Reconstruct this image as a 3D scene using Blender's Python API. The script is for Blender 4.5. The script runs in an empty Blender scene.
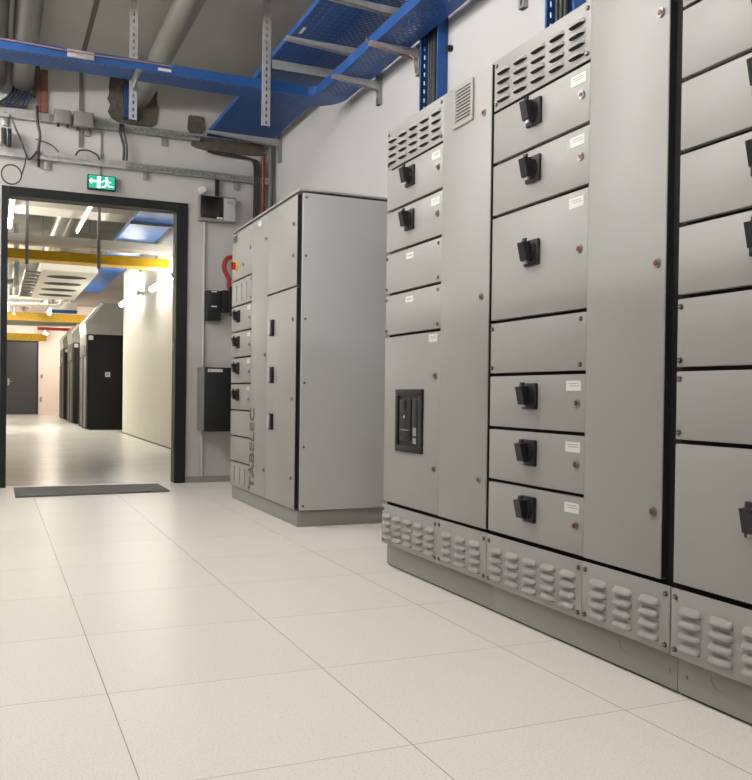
import bpy, bmesh, math, random
from mathutils import Vector, Matrix
random.seed(7)
S = bpy.context.scene
COL = S.collection
ORG = {}          # object name -> world origin of its thing

# ------------------------------------------------------------------ materials
def newmat(name):
    m = bpy.data.materials.new(name); m.use_nodes = True
    nt = m.node_tree
    return m, nt, nt.nodes['Principled BSDF']

def mat(name, col, rough=.5, metal=0, noise=0, nscale=40, bump=0, bscale=300, spec=.5, coat=0):
    m, nt, b = newmat(name)
    b.inputs['Base Color'].default_value = (*col, 1)
    b.inputs['Roughness'].default_value = rough
    b.inputs['Metallic'].default_value = metal
    b.inputs['Specular IOR Level'].default_value = spec
    geo = nt.nodes.new('ShaderNodeNewGeometry')
    if noise:
        n = nt.nodes.new('ShaderNodeTexNoise'); n.inputs['Scale'].default_value = nscale
        n.inputs['Detail'].default_value = 5
        nt.links.new(geo.outputs['Position'], n.inputs['Vector'])
        r = nt.nodes.new('ShaderNodeValToRGB')
        r.color_ramp.elements[0].position = .3; r.color_ramp.elements[1].position = .7
        r.color_ramp.elements[0].color = (*[c * (1 - noise) for c in col], 1)
        r.color_ramp.elements[1].color = (*[min(1, c * (1 + noise)) for c in col], 1)
        nt.links.new(n.outputs['Fac'], r.inputs['Fac']); nt.links.new(r.outputs['Color'], b.inputs['Base Color'])
    if bump:
        n2 = nt.nodes.new('ShaderNodeTexNoise'); n2.inputs['Scale'].default_value = bscale
        nt.links.new(geo.outputs['Position'], n2.inputs['Vector'])
        bp = nt.nodes.new('ShaderNodeBump'); bp.inputs['Strength'].default_value = bump
        bp.inputs['Distance'].default_value = .001
        nt.links.new(n2.outputs['Fac'], bp.inputs['Height']); nt.links.new(bp.outputs['Normal'], b.inputs['Normal'])
    return m

def emis(name, col, strength):
    m, nt, b = newmat(name)
    b.inputs['Base Color'].default_value = (*col, 1)
    b.inputs['Emission Color'].default_value = (*col, 1)
    b.inputs['Emission Strength'].default_value = strength
    return m

def mathn(nt, op, a, b=None, c=None):
    n = nt.nodes.new('ShaderNodeMath'); n.operation = op
    for i, v in enumerate((a, b, c)):
        if v is None: continue
        if isinstance(v, (int, float)): n.inputs[i].default_value = v
        else: nt.links.new(v, n.inputs[i])
    return n.outputs[0]

def perf(name, col, rough, metal, ax_long, pl, ax_row, pr, sl, sw):
    """sheet metal punched with slots: long axis ax_long (pitch pl, slot sl), rows along ax_row (pitch pr, slot sw)"""
    m = mat(name, col, rough, metal, noise=.12, nscale=9)
    nt = m.node_tree; b = nt.nodes['Principled BSDF']
    geo = nt.nodes.new('ShaderNodeNewGeometry'); sp = nt.nodes.new('ShaderNodeSeparateXYZ')
    nt.links.new(geo.outputs['Position'], sp.inputs[0])
    row = mathn(nt, 'DIVIDE', sp.outputs[ax_row], pr)
    rf = mathn(nt, 'FRACT', row); ri = mathn(nt, 'FLOOR', row)
    off = mathn(nt, 'MULTIPLY', ri, .5)
    lf = mathn(nt, 'FRACT', mathn(nt, 'ADD', mathn(nt, 'DIVIDE', sp.outputs[ax_long], pl), off))
    a = mathn(nt, 'LESS_THAN', mathn(nt, 'ABSOLUTE', mathn(nt, 'SUBTRACT', lf, .5)), sl / pl / 2)
    c = mathn(nt, 'LESS_THAN', mathn(nt, 'ABSOLUTE', mathn(nt, 'SUBTRACT', rf, .5)), sw / pr / 2)
    hole = mathn(nt, 'MULTIPLY', a, c)
    tr = nt.nodes.new('ShaderNodeBsdfTransparent'); mx = nt.nodes.new('ShaderNodeMixShader')
    nt.links.new(hole, mx.inputs[0]); nt.links.new(b.outputs[0], mx.inputs[1]); nt.links.new(tr.outputs[0], mx.inputs[2])
    nt.links.new(mx.outputs[0], nt.nodes['Material Output'].inputs['Surface'])
    return m

def tiles():
    m, nt, b = newmat('raised_floor_tiles')
    geo = nt.nodes.new('ShaderNodeNewGeometry'); sp = nt.nodes.new('ShaderNodeSeparateXYZ')
    nt.links.new(geo.outputs['Position'], sp.inputs[0])
    def line(ax, off, w):
        f = mathn(nt, 'FRACT', mathn(nt, 'DIVIDE', mathn(nt, 'SUBTRACT', sp.outputs[ax], off - .3 + 60), .6))
        return mathn(nt, 'LESS_THAN', mathn(nt, 'ABSOLUTE', mathn(nt, 'SUBTRACT', f, .5)), w / .6 / 2), \
               mathn(nt, 'FLOOR', mathn(nt, 'DIVIDE', mathn(nt, 'SUBTRACT', sp.outputs[ax], off + 60), .6))
    lx, ix = line(0, .279, .0026); ly, iy = line(1, 1.788, .0026)
    big = nt.nodes.new('ShaderNodeTexNoise'); big.inputs['Scale'].default_value = 1.1
    nt.links.new(geo.outputs['Position'], big.inputs['Vector'])
    fa = mathn(nt, 'MULTIPLY', mathn(nt, 'MAXIMUM', lx, mathn(nt, 'MULTIPLY', ly, .75)),
               mathn(nt, 'ADD', mathn(nt, 'MULTIPLY', big.outputs['Fac'], 1.3), .1))
    n = nt.nodes.new('ShaderNodeTexNoise'); n.inputs['Scale'].default_value = 160; n.inputs['Detail'].default_value = 3
    nt.links.new(geo.outputs['Position'], n.inputs['Vector'])
    r = nt.nodes.new('ShaderNodeValToRGB')
    e = r.color_ramp.elements; e[0].position = .28; e[1].position = .48
    e[0].color = (.72, .675, .615, 1); e[1].color = (.87, .825, .765, 1)
    nt.links.new(n.outputs['Fac'], r.inputs['Fac'])
    # tile to tile tone
    wn = nt.nodes.new('ShaderNodeTexWhiteNoise'); wn.noise_dimensions = '2D'
    cb = nt.nodes.new('ShaderNodeCombineXYZ'); nt.links.new(ix, cb.inputs[0]); nt.links.new(iy, cb.inputs[1])
    nt.links.new(cb.outputs[0], wn.inputs['Vector'])
    hsv = nt.nodes.new('ShaderNodeHueSaturation')
    nt.links.new(mathn(nt, 'ADD', mathn(nt, 'MULTIPLY', wn.outputs['Value'], .04), .98), hsv.inputs['Value'])
    nt.links.new(r.outputs['Color'], hsv.inputs['Color'])
    mx = nt.nodes.new('ShaderNodeMixRGB'); nt.links.new(fa, mx.inputs[0])
    nt.links.new(hsv.outputs[0], mx.inputs[1]); mx.inputs[2].default_value = (.12, .10, .085, 1)
    nt.links.new(mx.outputs[0], b.inputs['Base Color'])
    b.inputs['Roughness'].default_value = .22
    n3 = nt.nodes.new('ShaderNodeTexNoise'); n3.inputs['Scale'].default_value = 3
    nt.links.new(geo.outputs['Position'], n3.inputs['Vector'])
    nt.links.new(mathn(nt, 'ADD', mathn(nt, 'MULTIPLY', n3.outputs['Fac'], .14), .27), b.inputs['Roughness'])
    b.inputs['Specular IOR Level'].default_value = .32
    bp = nt.nodes.new('ShaderNodeBump'); bp.inputs['Strength'].default_value = .25; bp.inputs['Distance'].default_value = .0006
    n4 = nt.nodes.new('ShaderNodeTexNoise'); n4.inputs['Scale'].default_value = 60
    nt.links.new(geo.outputs['Position'], n4.inputs['Vector']); nt.links.new(n4.outputs['Fac'], bp.inputs['Height'])
    nt.links.new(bp.outputs['Normal'], b.inputs['Normal'])
    return m

M = {}
M['paint'] = mat('light_grey_textured_paint', (.300, .297, .284), .42, bump=.25, bscale=700, noise=.012, nscale=3)
M['plinth'] = mat('grey_plinth_paint', (.26, .258, .243), .45, bump=.2, bscale=500)
M['side'] = mat('grey_side_paint', (.44, .45, .44), .45, bump=.2, bscale=600)
M['edge'] = mat('gap_shade_and_black_edge', (.006, .006, .006), .8)  # near-black: shade painted into gaps and louvre openings, plus door edge strips
M['black'] = mat('black_plastic', (.008, .008, .009), .42, spec=.35)
M['black2'] = mat('matt_black_plastic', (.013, .0135, .015), .5, spec=.35)
M['charcoal'] = mat('charcoal_steel', (.012, .0135, .0145), .5, spec=.3, bump=.1)
M['doorgrey'] = mat('dark_grey_door_paint', (.045, .048, .055), .5)
M['acblack'] = mat('black_rack_steel', (.008, .009, .009), .55, spec=.2)
M['acgrey'] = mat('warm_grey_steel', (.065, .062, .056), .5)
M['chrome'] = mat('chrome_metal', (.36, .34, .32), .32, 1)
M['lockred'] = mat('dark_red_insert', (.14, .03, .03), .4)
M['screw'] = mat('dark_screw_metal', (.12, .11, .10), .4, .6)
M['white'] = mat('white_label', (.66, .655, .635), .5)
M['ink'] = mat('grey_print', (.30, .30, .30), .6)
M['letter'] = mat('dark_grey_lettering', (.10, .10, .095), .5)
M['blue'] = mat('blue_coated_steel', (.018, .080, .265), .40, 0, noise=.1, nscale=6, spec=.35)
M['bluedark'] = mat('blue_coated_steel_inside', (.012, .05, .17), .4)
M['bluep'] = perf('blue_perforated_steel', (.014, .072, .27), .45, 0, 0, .042, 1, .028, .028, .010)
M['bluepy'] = perf('blue_perforated_steel_side', (.028, .12, .40), .35, 0, 2, .034, 0, .022, .02, .007)
M['blueflange'] = perf('blue_perforated_flange', (.03, .13, .42), .33, 0, 2, .05, 1, .5, .024, .2)
M['galv'] = mat('galvanised_steel', (.30, .31, .29), .42, .55, noise=.18, nscale=30)
M['galvb'] = mat('bright_galvanised_steel', (.46, .46, .45), .4, .4, noise=.12, nscale=30)
M['pipe'] = mat('silver_duct_foil', (.26, .255, .235), .38, .6, noise=.08, nscale=5, bump=.3, bscale=20)
M['ceil'] = mat('concrete_ceiling', (.50, .485, .455), .9, noise=.08, nscale=1.5, bump=.5, bscale=40)
M['wallb'] = mat('grey_white_wall_paint', (.47, .462, .445), .75, noise=.05, nscale=2, bump=.4, bscale=60)
M['wallr'] = mat('off_white_wall_paint', (.49, .485, .478), .8, noise=.03, nscale=2, bump=.3, bscale=80)
M['farwall'] = mat('cream_wall_panel', (.62, .60, .53), .6, noise=.02, nscale=2)
M['endwall'] = mat('pink_white_wall', (.80, .70, .64), .8)
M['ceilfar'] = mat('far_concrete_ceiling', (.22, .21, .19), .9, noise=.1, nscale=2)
M['joint'] = mat('dark_joint_filler', (.16, .15, .135), .9)
M['concrete'] = mat('polished_grey_concrete', (.66, .65, .61), .25, noise=.07, nscale=2.2)
M['tile'] = tiles()
M['mat'] = mat('dark_grey_rubber', (.125, .12, .118), .75, noise=.15, nscale=20)
M['foam'] = mat('brown_grey_firestop_foam', (.085, .075, .058), .95, noise=.3, nscale=25, bump=1, bscale=60)
M['rust'] = mat('rust_brown_duct_seal', (.20, .09, .06), .9, noise=.25, nscale=20)
M['red'] = mat('red_flexible_hose', (.32, .02, .015), .45)
M['redpipe'] = mat('dark_red_pipe', (.20, .02, .025), .45)
M['greenpipe'] = mat('grey_green_pipe', (.10, .13, .10), .5)
M['cable'] = mat('black_cable', (.02, .02, .02), .5)
M['navy'] = mat('navy_cable', (.02, .025, .07), .5)
M['copper'] = mat('pink_copper_cable', (.42, .22, .16), .4, .3)
M['yellow'] = mat('yellow_coated_steel', (.62, .36, .012), .45, noise=.1, nscale=15)
M['yellowk'] = mat('yellow_switch_plastic', (.75, .48, .01), .4)
M['cream'] = mat('cream_painted_steel', (.72, .69, .62), .5)
M['hood'] = mat('grey_fabric_hood', (.32, .32, .30), .7, noise=.08, nscale=3)
M['box'] = mat('grey_plastic_box', (.22, .215, .20), .5)
M['screen'] = mat('dark_display_window', (.008, .006, .006), .25)
M['green'] = emis('green_exit_sign_light', (.01, .30, .17), 1.0)
M['signwhite'] = emis('white_exit_sign_light', (.75, 1, .9), 1.6)
M['lampmetal'] = mat('white_lamp_housing', (.7, .7, .68), .4)
LAMP = dict(near=114.0, left=128.0, far=190.0, wall=48.0)
M['tube_near'] = emis('near_fluorescent_tube', (1, .965, .93), LAMP['near'])
M['tube_added_left'] = emis('added_left_tube', (1, .965, .93), LAMP['left'])  # emission of the added unseen lamps at the left
M['tube_far'] = emis('far_fluorescent_tube', (1, .93, .80), LAMP['far'])
M['tube_wall'] = emis('wall_fluorescent_tube', (1, .96, .88), LAMP['wall'])
M['tube_thin'] = emis('thin_fluorescent_tube', (1, .96, .88), 14)
M['tube_warm'] = emis('warm_fluorescent_tube', (1, .84, .74), 130)

# ------------------------------------------------------------------ mesh builder (world coordinates)
class MB:
    def __init__(s, mats):
        s.bm = bmesh.new(); s.mats = [M[m] for m in (mats if isinstance(mats, (list, tuple)) else [mats])]
    def box(s, x0, x1, y0, y1, z0, z1, m=0, bev=0):
        x0, x1 = sorted((x0, x1)); y0, y1 = sorted((y0, y1)); z0, z1 = sorted((z0, z1))
        mt = Matrix.Translation(((x0+x1)/2, (y0+y1)/2, (z0+z1)/2)) @ Matrix.Diagonal((x1-x0, y1-y0, z1-z0, 1))
        r = bmesh.ops.create_cube(s.bm, size=1, matrix=mt)
        fs = {f for v in r['verts'] for f in v.link_faces}
        for f in fs: f.material_index = m
        if bev:
            es = list({e for v in r['verts'] for e in v.link_edges})
            q = bmesh.ops.bevel(s.bm, geom=es, offset=bev, segments=2, affect='EDGES', profile=.5)
            for f in q['faces']: f.material_index = m
        return s
    def face(s, pts, m=0):
        f = s.bm.faces.new([s.bm.verts.new(p) for p in pts]); f.material_index = m; return s
    def prism(s, pts, d, m=0):
        """closed polygon pts extruded by vector d"""
        d = Vector(d); a = [s.bm.verts.new(p) for p in pts]; b = [s.bm.verts.new(Vector(p) + d) for p in pts]
        n = len(a)
        fs = [s.bm.faces.new(a), s.bm.faces.new(b[::-1])]
        for i in range(n): fs.append(s.bm.faces.new([a[i], b[i], b[(i+1) % n], a[(i+1) % n]]))
        for f in fs: f.material_index = m
        return s
    def cyl(s, p0, p1, r0, r1=None, seg=16, m=0, cap=True):
        r1 = r0 if r1 is None else r1
        return s.tube([p0, p1], [r0, r1], seg, m, cap)
    def tube(s, pts, r, seg=10, m=0, cap=True):
        pts = [Vector(p) for p in pts]; n = len(pts)
        rs = r if isinstance(r, (list, tuple)) else [r] * n
        rings = []; up = None
        for i, p in enumerate(pts):
            t = (pts[min(i+1, n-1)] - pts[max(i-1, 0)]).normalized()
            if up is None:
                up = Vector((0, 0, 1)) if abs(t.z) < .9 else Vector((1, 0, 0))
            a = t.cross(up).normalized(); up = a.cross(t).normalized()
            rings.append([s.bm.verts.new(p + (a * math.cos(2*math.pi*k/seg) + up * math.sin(2*math.pi*k/seg)) * rs[i]) for k in range(seg)])
        for i in range(n-1):
            for k in range(seg):
                f = s.bm.faces.new([rings[i][k], rings[i][(k+1) % seg], rings[i+1][(k+1) % seg], rings[i+1][k]]); f.material_index = m
        if cap:
            f = s.bm.faces.new(rings[0][::-1]); f.material_index = m
            f = s.bm.faces.new(rings[-1]); f.material_index = m
        return s
    def strip(s, o, u, v, W, n, pitch, sw, sl, m=0):
        """punched strip: starts at o, runs n*pitch along v, width W along u, one slot sw x sl per pitch"""
        o, u, v = Vector(o), Vector(u), Vector(v)
        def P(a, b): return o + u*a + v*b
        for i in range(n):
            b0 = i*pitch; b1 = b0 + (pitch-sl)/2; b2 = b1 + sl; b3 = b0 + pitch
            a1 = (W-sw)/2; a2 = a1 + sw
            for q in ((0, W, b0, b1), (0, W, b2, b3), (0, a1, b1, b2), (a2, W, b1, b2)):
                s.face([P(q[0], q[2]), P(q[1], q[2]), P(q[1], q[3]), P(q[0], q[3])], m)
        return s
    def louvre(s, xf, yc, w, zl, h, D=.0145, m=0, dark=1, nu=14, nv=5):
        """pressed hood on a panel whose front is x = xf, open below"""
        g = []
        for j in range(nv+1):
            v = j/nv; row = []
            for i in range(nu+1):
                a = -math.cos(math.pi*i/nu); e = max(0, 1-abs(a)**5)**.5
                z = zl + h*(1-v)*(.35+.65*e)
                row.append(s.bm.verts.new((xf - D*e*math.sin(v*math.pi/2) - .0003, yc + w/2*a, z)))
            g.append(row)
        for j in range(nv):
            for i in range(nu):
                f = s.bm.faces.new([g[j][i], g[j][i+1], g[j+1][i+1], g[j+1][i]]); f.material_index = m
        b = [s.bm.verts.new((xf - .0004, v.co.y, zl + .0008 - .006*max(0, 1-abs(2*k/nu-1)**2))) for k, v in enumerate(g[-1])]
        for i in range(nu):
            f = s.bm.faces.new([g[-1][i], g[-1][i+1], b[i+1], b[i]]); f.material_index = dark
        return s
    def build(s, name, parent=None, at=None, smooth=True, label=None):
        o = Vector(ORG[parent.name]) if parent is not None else Vector(at or (0, 0, 0))
        bmesh.ops.translate(s.bm, verts=s.bm.verts, vec=-o)
        bmesh.ops.recalc_face_normals(s.bm, faces=s.bm.faces)
        me = bpy.data.meshes.new(name); s.bm.to_mesh(me); s.bm.free()
        for m in s.mats: me.materials.append(m)
        if smooth:
            me.polygons.foreach_set('use_smooth', [True]*len(me.polygons)); me.set_sharp_from_angle(angle=math.radians(32))
        ob = bpy.data.objects.new(name, me); COL.objects.link(ob)
        if parent is not None: ob.parent = parent
        else: ob.location = o
        ORG[ob.name] = tuple(o)
        if label: ob['label'] = label
        return ob

def thing(name, label, cat, loc, group=None):
    o = bpy.data.objects.new(name, None); COL.objects.link(o)
    o.location = loc; o.empty_display_size = .1; o['label'] = label; o['category'] = cat
    if group: o['group'] = group
    ORG[o.name] = tuple(loc); return o
def tag(o, label, cat, group=None):
    o['label'] = label; o['category'] = cat
    if group: o['group'] = group
    return o
def struct(mb, name):
    o = mb.build(name, smooth=False); o['kind'] = 'structure'; return o
def inst(src, parent, wpos):
    """another object sharing src's mesh, at world position wpos under parent"""
    o = bpy.data.objects.new(src.split('.')[0], bpy.data.meshes[MESH[src]]); COL.objects.link(o)
    o.parent = parent; o.location = Vector(wpos) - Vector(ORG[parent.name]); ORG[o.name] = ORG[parent.name]
    return o
MESH = {}
def proto(key, mb):
    me = bpy.data.meshes.new(key); bmesh.ops.recalc_face_normals(mb.bm, faces=mb.bm.faces); mb.bm.to_mesh(me); mb.bm.free()
    for m in mb.mats: me.materials.append(m)
    me.polygons.foreach_set('use_smooth', [True]*len(me.polygons)); me.set_sharp_from_angle(angle=math.radians(32))
    MESH[key] = me.name

# ------------------------------------------------------------------ fittings shared by the switchgear (origin on door face, outward = -x)
b = MB(['black2', 'black', 'chrome'])
b.box(-.012, 0, -.042, .042, -.044, .044, 0, .004)
b.cyl((-.012, 0, 0), (-.024, 0, 0), .034, .031, 24, 1)
gp = [(-.024, .034), (-.053, .031), (-.040, -.028), (-.024, -.031)]
b.prism([(x, -.019, z) for x, z in gp], (0, .038, 0), 1)
b.prism([(-.042, -.009, .032), (-.034, -.009, .032), (-.031, -.009, .046), (-.039, -.009, .046)], (0, .018, 0), 0)
b.box(-.034, -.028, -.010, .010, -.038, -.029, 2)
proto('rotary_handle', b)
b = MB(['chrome', 'lockred', 'screw'])
b.cyl((0, 0, 0), (-.007, 0, 0), .0135, .012, 20, 0)
b.cyl((-.007, 0, 0), (-.0085, 0, 0), .0085, .0085, 16, 1)
b.box(-.0105, -.0085, -.0065, .0065, -.0012, .0012, 2)
proto('door_lock', b)
b = MB(['screw', 'chrome'])
b.cyl((0, 0, 0), (-.005, 0, 0), .008, .0065, 14, 0)
b.box(-.006, -.005, -.005, .005, -.001, .001, 1)
proto('screw', b)
b = MB(['white', 'ink'])
b.box(-.0015, 0, -.0375, .0375, -.016, .016, 0)
b.box(-.0019, -.0015, -.026, .026, .006, .0085, 1); b.box(-.0019, -.0015, -.030, .020, -.001, .0015, 1)
proto('label_plate', b)
b = MB(['white', 'ink'])
b.box(-.0015, 0, -.036, .036, -.013, .013, 0); b.box(-.0019, -.0015, -.024, .024, -.002, .003, 1)
proto('label_small', b); MESH['name_plate'] = MESH['label_small']

def door_slab(name, xf, y0, y1, z0, z1, parent, th=.022, m='paint', edge_strip=False):
    d = MB([m, 'edge']).box(xf, xf+th, y0, y1, z0, z1, 0, .0022)
    if edge_strip: d.box(xf+.0035, xf+th+.002, y0-.0012, y0-.0001, z0+.002, z1-.002, 1)   # thin near-black strip along the near edge
    return d.build(name, parent)

def louvre_panel(xf, y0, y1, z0, z1, cols, parent, lips, name):
    mb = MB(['paint', 'edge']).box(xf, xf+.006, y0, y1, z0, z1, 0, .0012)
    n = cols; W = y1-y0; pitch = .108 if n == 5 else .112
    for k in range(n):
        yc = y1 - W/2 + (k-(n-1)/2)*pitch - .0
        yc = (y0+y1)/2 + (k-(n-1)/2)*pitch
        for zl in lips: mb.louvre(xf, yc, .078, zl, .0195)
    p = mb.build(name, parent)
    for yy in (y0+.016, y1-.016):
        for zz in (z0+.02, z1-.022): inst('screw', p, (xf, yy, zz))
    return p

XF = 1.665
def device_column(t, y0, y1, spec):
    """spec: list of (z0, z1, kind)"""
    for z0, z1, kind in spec:
        a, c = y0+.0025, y1-.0025
        if kind == 'louvre_top':
            louvre_panel(XF, a, c, z0+.004, z1, 5, t, (1.957, 1.924, 1.891, 1.858), 'louvred_panel'); continue
        if kind == 'louvre_bottom':
            louvre_panel(XF-.004, y0+.001, y1-.001, z0, z1-.008, 5, t, (.232, .200, .168, .136), 'louvred_panel'); continue
        d = door_slab('compartment_door', XF, a, c, z0+.006, z1-.006, t)
        zc = (z0+z1)/2
        if 'h' in kind:
            hz = zc + (.025 if z1-z0 > .3 else .02)
            if 'H' in kind: hz = z0 + .208
            inst('rotary_handle', d, (XF, y0+(.300 if y0 > 1.5 else .280), hz))
        if 'k' in kind: inst('door_lock', d, (XF, y0+.040, zc if 'H' not in kind else z0+.2))
        if 'l' in kind: inst('label_plate', d, (XF, y0+.062, z1-.042))
        if 'b' in kind:
            for yy in (a+.028, c-.012):
                for zz in (z0+.024, z1-.026): inst('screw', d, (XF, yy, zz))
            if 'n' in kind: inst('name_plate', d, (XF, y0+.30, z1-.040))
        if 'B' in kind:   # door with the large breaker
            f = MB(['black2', 'black', 'chrome', 'ink', 'white'])
            Y0, Y1, Z0, Z1 = 3.326, 3.592, .545, .821
            for q in ((Y0, Y1, Z1-.028, Z1), (Y0, Y1, Z0, Z0+.028), (Y0, Y0+.034, Z0+.028, Z1-.028), (Y1-.026, Y1, Z0+.028, Z1-.028)):
                f.box(XF-.011, XF+.001, q[0], q[1], q[2], q[3], 0, .003)
            f.box(XF-.003, XF+.001, Y0+.034, Y1-.026, Z0+.028, Z1-.028, 1)
            fr = f.build('circuit_breaker', d)
            g = MB(['black2', 'black', 'chrome', 'ink', 'white'])
            g.box(XF-.0075, XF-.0035, Y0+.110, Y1-.040, Z0+.05, Z1-.045, 0, .002)
            g.box(XF-.007, XF-.0035, Y0+.045, Y0+.095, Z0+.045, Z1-.045, 0, .002)
            g.box(XF-.0115, XF-.0075, 3.485, 3.515, .735, .772, 1, .001)
            g.cyl((XF-.0075, 3.50, .700), (XF-.0105, 3.50, .700), .006, None, 12, 4)
            g.cyl((XF-.0075, 3.508, .722), (XF-.0105, 3.508, .722), .004, None, 12, 2)
            g.box(XF-.0095, XF-.007, 3.45, 3.54, .640, .644, 3)
            g.box(XF-.0095, XF-.007, 3.45, 3.54, .612, .628, 1)
            g.box(XF-.0085, XF-.007, Y0+.055, Y0+.085, .585, .61, 3); g.box(XF-.0085, XF-.007, Y0+.055, Y0+.085, .62, .655, 3)
            g.build('breaker_face', d)
            for zz in (.875, .492): inst('door_lock', d, (XF, 3.221, zz))
            inst('label_plate', d, (XF, 3.246, 1.033))

def section(yn, ym, yf, label, spec, vent=False, marks=(), gap=.0):
    """one switchboard section: device column yn..: cable compartment is the near half (yn..ym), devices the far half (ym..yf)"""
    t = thing('switchgear_cabinet', label, 'switchgear cabinet', (1.98, (yn+yf)/2, 0), 'sections of the long switchgear row')
    MB(['side', 'edge', 'paint']).box(1.692, 2.26, yn, yf, .112, 2.010, 0).box(1.688, 1.692, yn, yf, .112, 2.006, 1).build('body', t)
    MB(['paint']).box(1.668, 2.265, yn, yf, 2.0105, 2.018, 0, .001).build('roof_plate', t)
    pl = MB(['plinth', 'edge', 'screw']).box(1.690, 2.25, yn, yf, .008, .111, 0, .0004)
    pl.box(1.70, 2.24, yn+.002, yf-.002, 0, .0078, 1)
    for yy in marks:
        pl.tube([(1.6885, yy+.03*math.cos(a), .085-.03*math.sin(a)) for a in [math.pi*k/8*.55 for k in range(9)]], .0012, 6, 0)
    for yy in [(yn+.03 if q < (yn+yf)/2 else yf-.03) for q in marks]: pl.cyl((1.690, yy, .055), (1.687, yy, .055), .006, None, 12, 0)
    pl.build('plinth', t)
    device_column(t, ym, yf, spec)
    c0, c1 = yn + gap, ym-.0015
    d = door_slab('cable_compartment_door', XF-.003, c0, c1, .304, 2.012, t, edge_strip=True)
    for zz in (1.848, 1.165, .484): inst('door_lock', d, (XF-.003, c0+.030 + (.02 if vent else 0)+ (.0 if gap < .03 else 0), zz))
    if vent:
        v = MB(['paint', 'edge', 'plinth'])
        x = XF-.003; Y0, Y1, Z0, Z1 = 2.928, 3.082, 1.846, 2.004
        for q in ((Y0, Y1, Z1-.014, Z1), (Y0, Y1, Z0, Z0+.014), (Y0, Y0+.018, Z0+.014, Z1-.014), (Y1-.018, Y1, Z0+.014, Z1-.014)):
            v.box(x-.008, x+.0005, *q, 0, .001)
        v.box(x-.002, x+.0005, Y0+.018, Y1-.018, Z0+.014, Z1-.014, 1)
        n = 10; h = (Z1-Z0-.028)/n
        for k in range(n):
            z = Z0+.014+h*k
            v.prism([(x-.002, Y0+.018, z+h*.55), (x-.008, Y0+.018, z), (x-.008, Y0+.018, z+h*.35), (x-.002, Y0+.018, z+h*.9)], (0, Y1-Y0-.036, 0), 0)
        v.build('vent_grille', d)
    louvre_panel(XF-.004, yn+.001, ym-.001, .112, .292, 3, t, (.232, .200, .168, .136), 'louvred_panel')
    return t

Z = [.110, .299, .490, .681, .873, 1.065, 1.256, 1.447, 1.638, 1.829, 2.015]
section(2.790, 3.180, 3.737, 'light grey switchgear cabinet with black circuit breaker window and slotted vent grille',
        [(Z[9], Z[10], 'louvre_top'), (Z[8], Z[9], 'hkl'), (Z[7], Z[8], 'hkl'), (Z[6], Z[7], 'bn'), (Z[5], Z[6], 'bn'),
         (Z[1], Z[5], 'B'), (Z[0], Z[1], 'louvre_bottom')], vent=True, gap=.010)
section(1.832, 2.217, 2.788, 'light grey switchgear cabinet with six black rotary handles, middle of the long row',
        [(Z[9], Z[10], 'louvre_top'), (Z[8], Z[9], 'hkl'), (Z[7], Z[8], 'hkl'), (Z[5], Z[7], 'hkl'), (Z[4], Z[5], 'b'),
         (Z[3], Z[4], 'hkl'), (Z[2], Z[3], 'hkl'), (Z[1], Z[2], 'hkl'), (Z[0], Z[1], 'louvre_bottom')], gap=.041, marks=(2.04,))
section(.868, 1.257, 1.829, 'light grey switchgear cabinet nearest the camera, cut off by the right edge of the photo',
        [(Z[9], Z[10], 'louvre_top'), (Z[8], Z[9], 'hkl'), (Z[7], Z[8], 'hkl'), (Z[6], Z[7], 'hkl'), (Z[5], Z[6], 'hkl'),
         (Z[4], Z[5], 'bl'), (Z[3], Z[4], 'bl'), (Z[1], Z[3], 'hHkl'), (Z[0], Z[1], 'louvre_bottom')], gap=.010, marks=(1.68,))

# ------------------------------------------------------------------ free-standing second board
X2 = 1.645
t = thing('distribution_cabinet', 'light grey distribution cabinet with yellow main switch and TABELEC lettering beside the doorway', 'distribution cabinet', (1.97, 5.77, 0))
MB(['side', 'edge']).box(1.672, 2.27, 4.982, 6.55, .098, 1.985, 0).box(1.668, 1.672, 4.982, 6.55, .098, 1.985, 1).box(1.69, 2.25, 4.979, 4.982, .11, 1.98, 1).build('body', t)
MB(['paint']).box(X2+.002, 2.272, 4.964, 6.555, 2.000, 2.012, 0, .001).build('roof_plate', t)
MB(['plinth']).box(1.662, 2.265, 4.980, 6.545, 0, .095, 0, .002).build('plinth', t)
sp_ = MB(['side']).box(1.668, 2.268, 4.960, 4.976, .100, 1.986, 0, .002).build('side_panel', t)
b = MB(['screw']); b.cyl((0, 0, 0), (0, -.004, 0), .008, .0065, 12); proto('side_screw', b); MESH['screw_side'] = MESH['side_screw']
for zz in (1.96, 1.615, 1.24, .86, .478, .125):
    o = inst('screw_side', sp_, (1.690, 4.960, zz)); o.name = 'screw'; ORG[o.name] = ORG[sp_.name]
# devices column 5.99..6.55
Y0, Y1 = 5.992, 6.548
zs = [.100, .287, .476, .669, .864, 1.055, 1.246, 1.437, 1.629, 1.984]
def slots(mb, y0, y1, z0, z1, x, n=3):
    for k in range(n):
        yc = y1 - (y1-y0)*(k+.5)/n
        mb.box(x-.003, x+.0004, yc-.045, yc+.045, z0, z1, 1)
        for q in range(9):
            zz = z0 + (z1-z0)*(q+.5)/9
            mb.box(x-.005, x-.003, yc-.045, yc+.045, zz-.0035, zz+.0035, 2)
d = door_slab('compartment_door', X2, Y0, Y1, zs[8]+.006, zs[9]-.002, t)
k = MB(['box', 'edge', 'side']); k.box(X2-.003, X2+.001, 6.40, 6.515, 1.915, 1.965, 0)
for q in range(5): k.box(X2-.005, X2-.003, 6.405, 6.51, 1.92+q*.01, 1.924+q*.01, 1)
k.build('vent_grille', d)
k = MB(['yellowk', 'red', 'black']); k.cyl((X2, 6.42, 1.737), (X2-.012, 6.42, 1.737), .040, .038, 24, 0)
k.cyl((X2-.012, 6.42, 1.737), (X2-.028, 6.42, 1.737), .028, .026, 20, 1)
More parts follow.
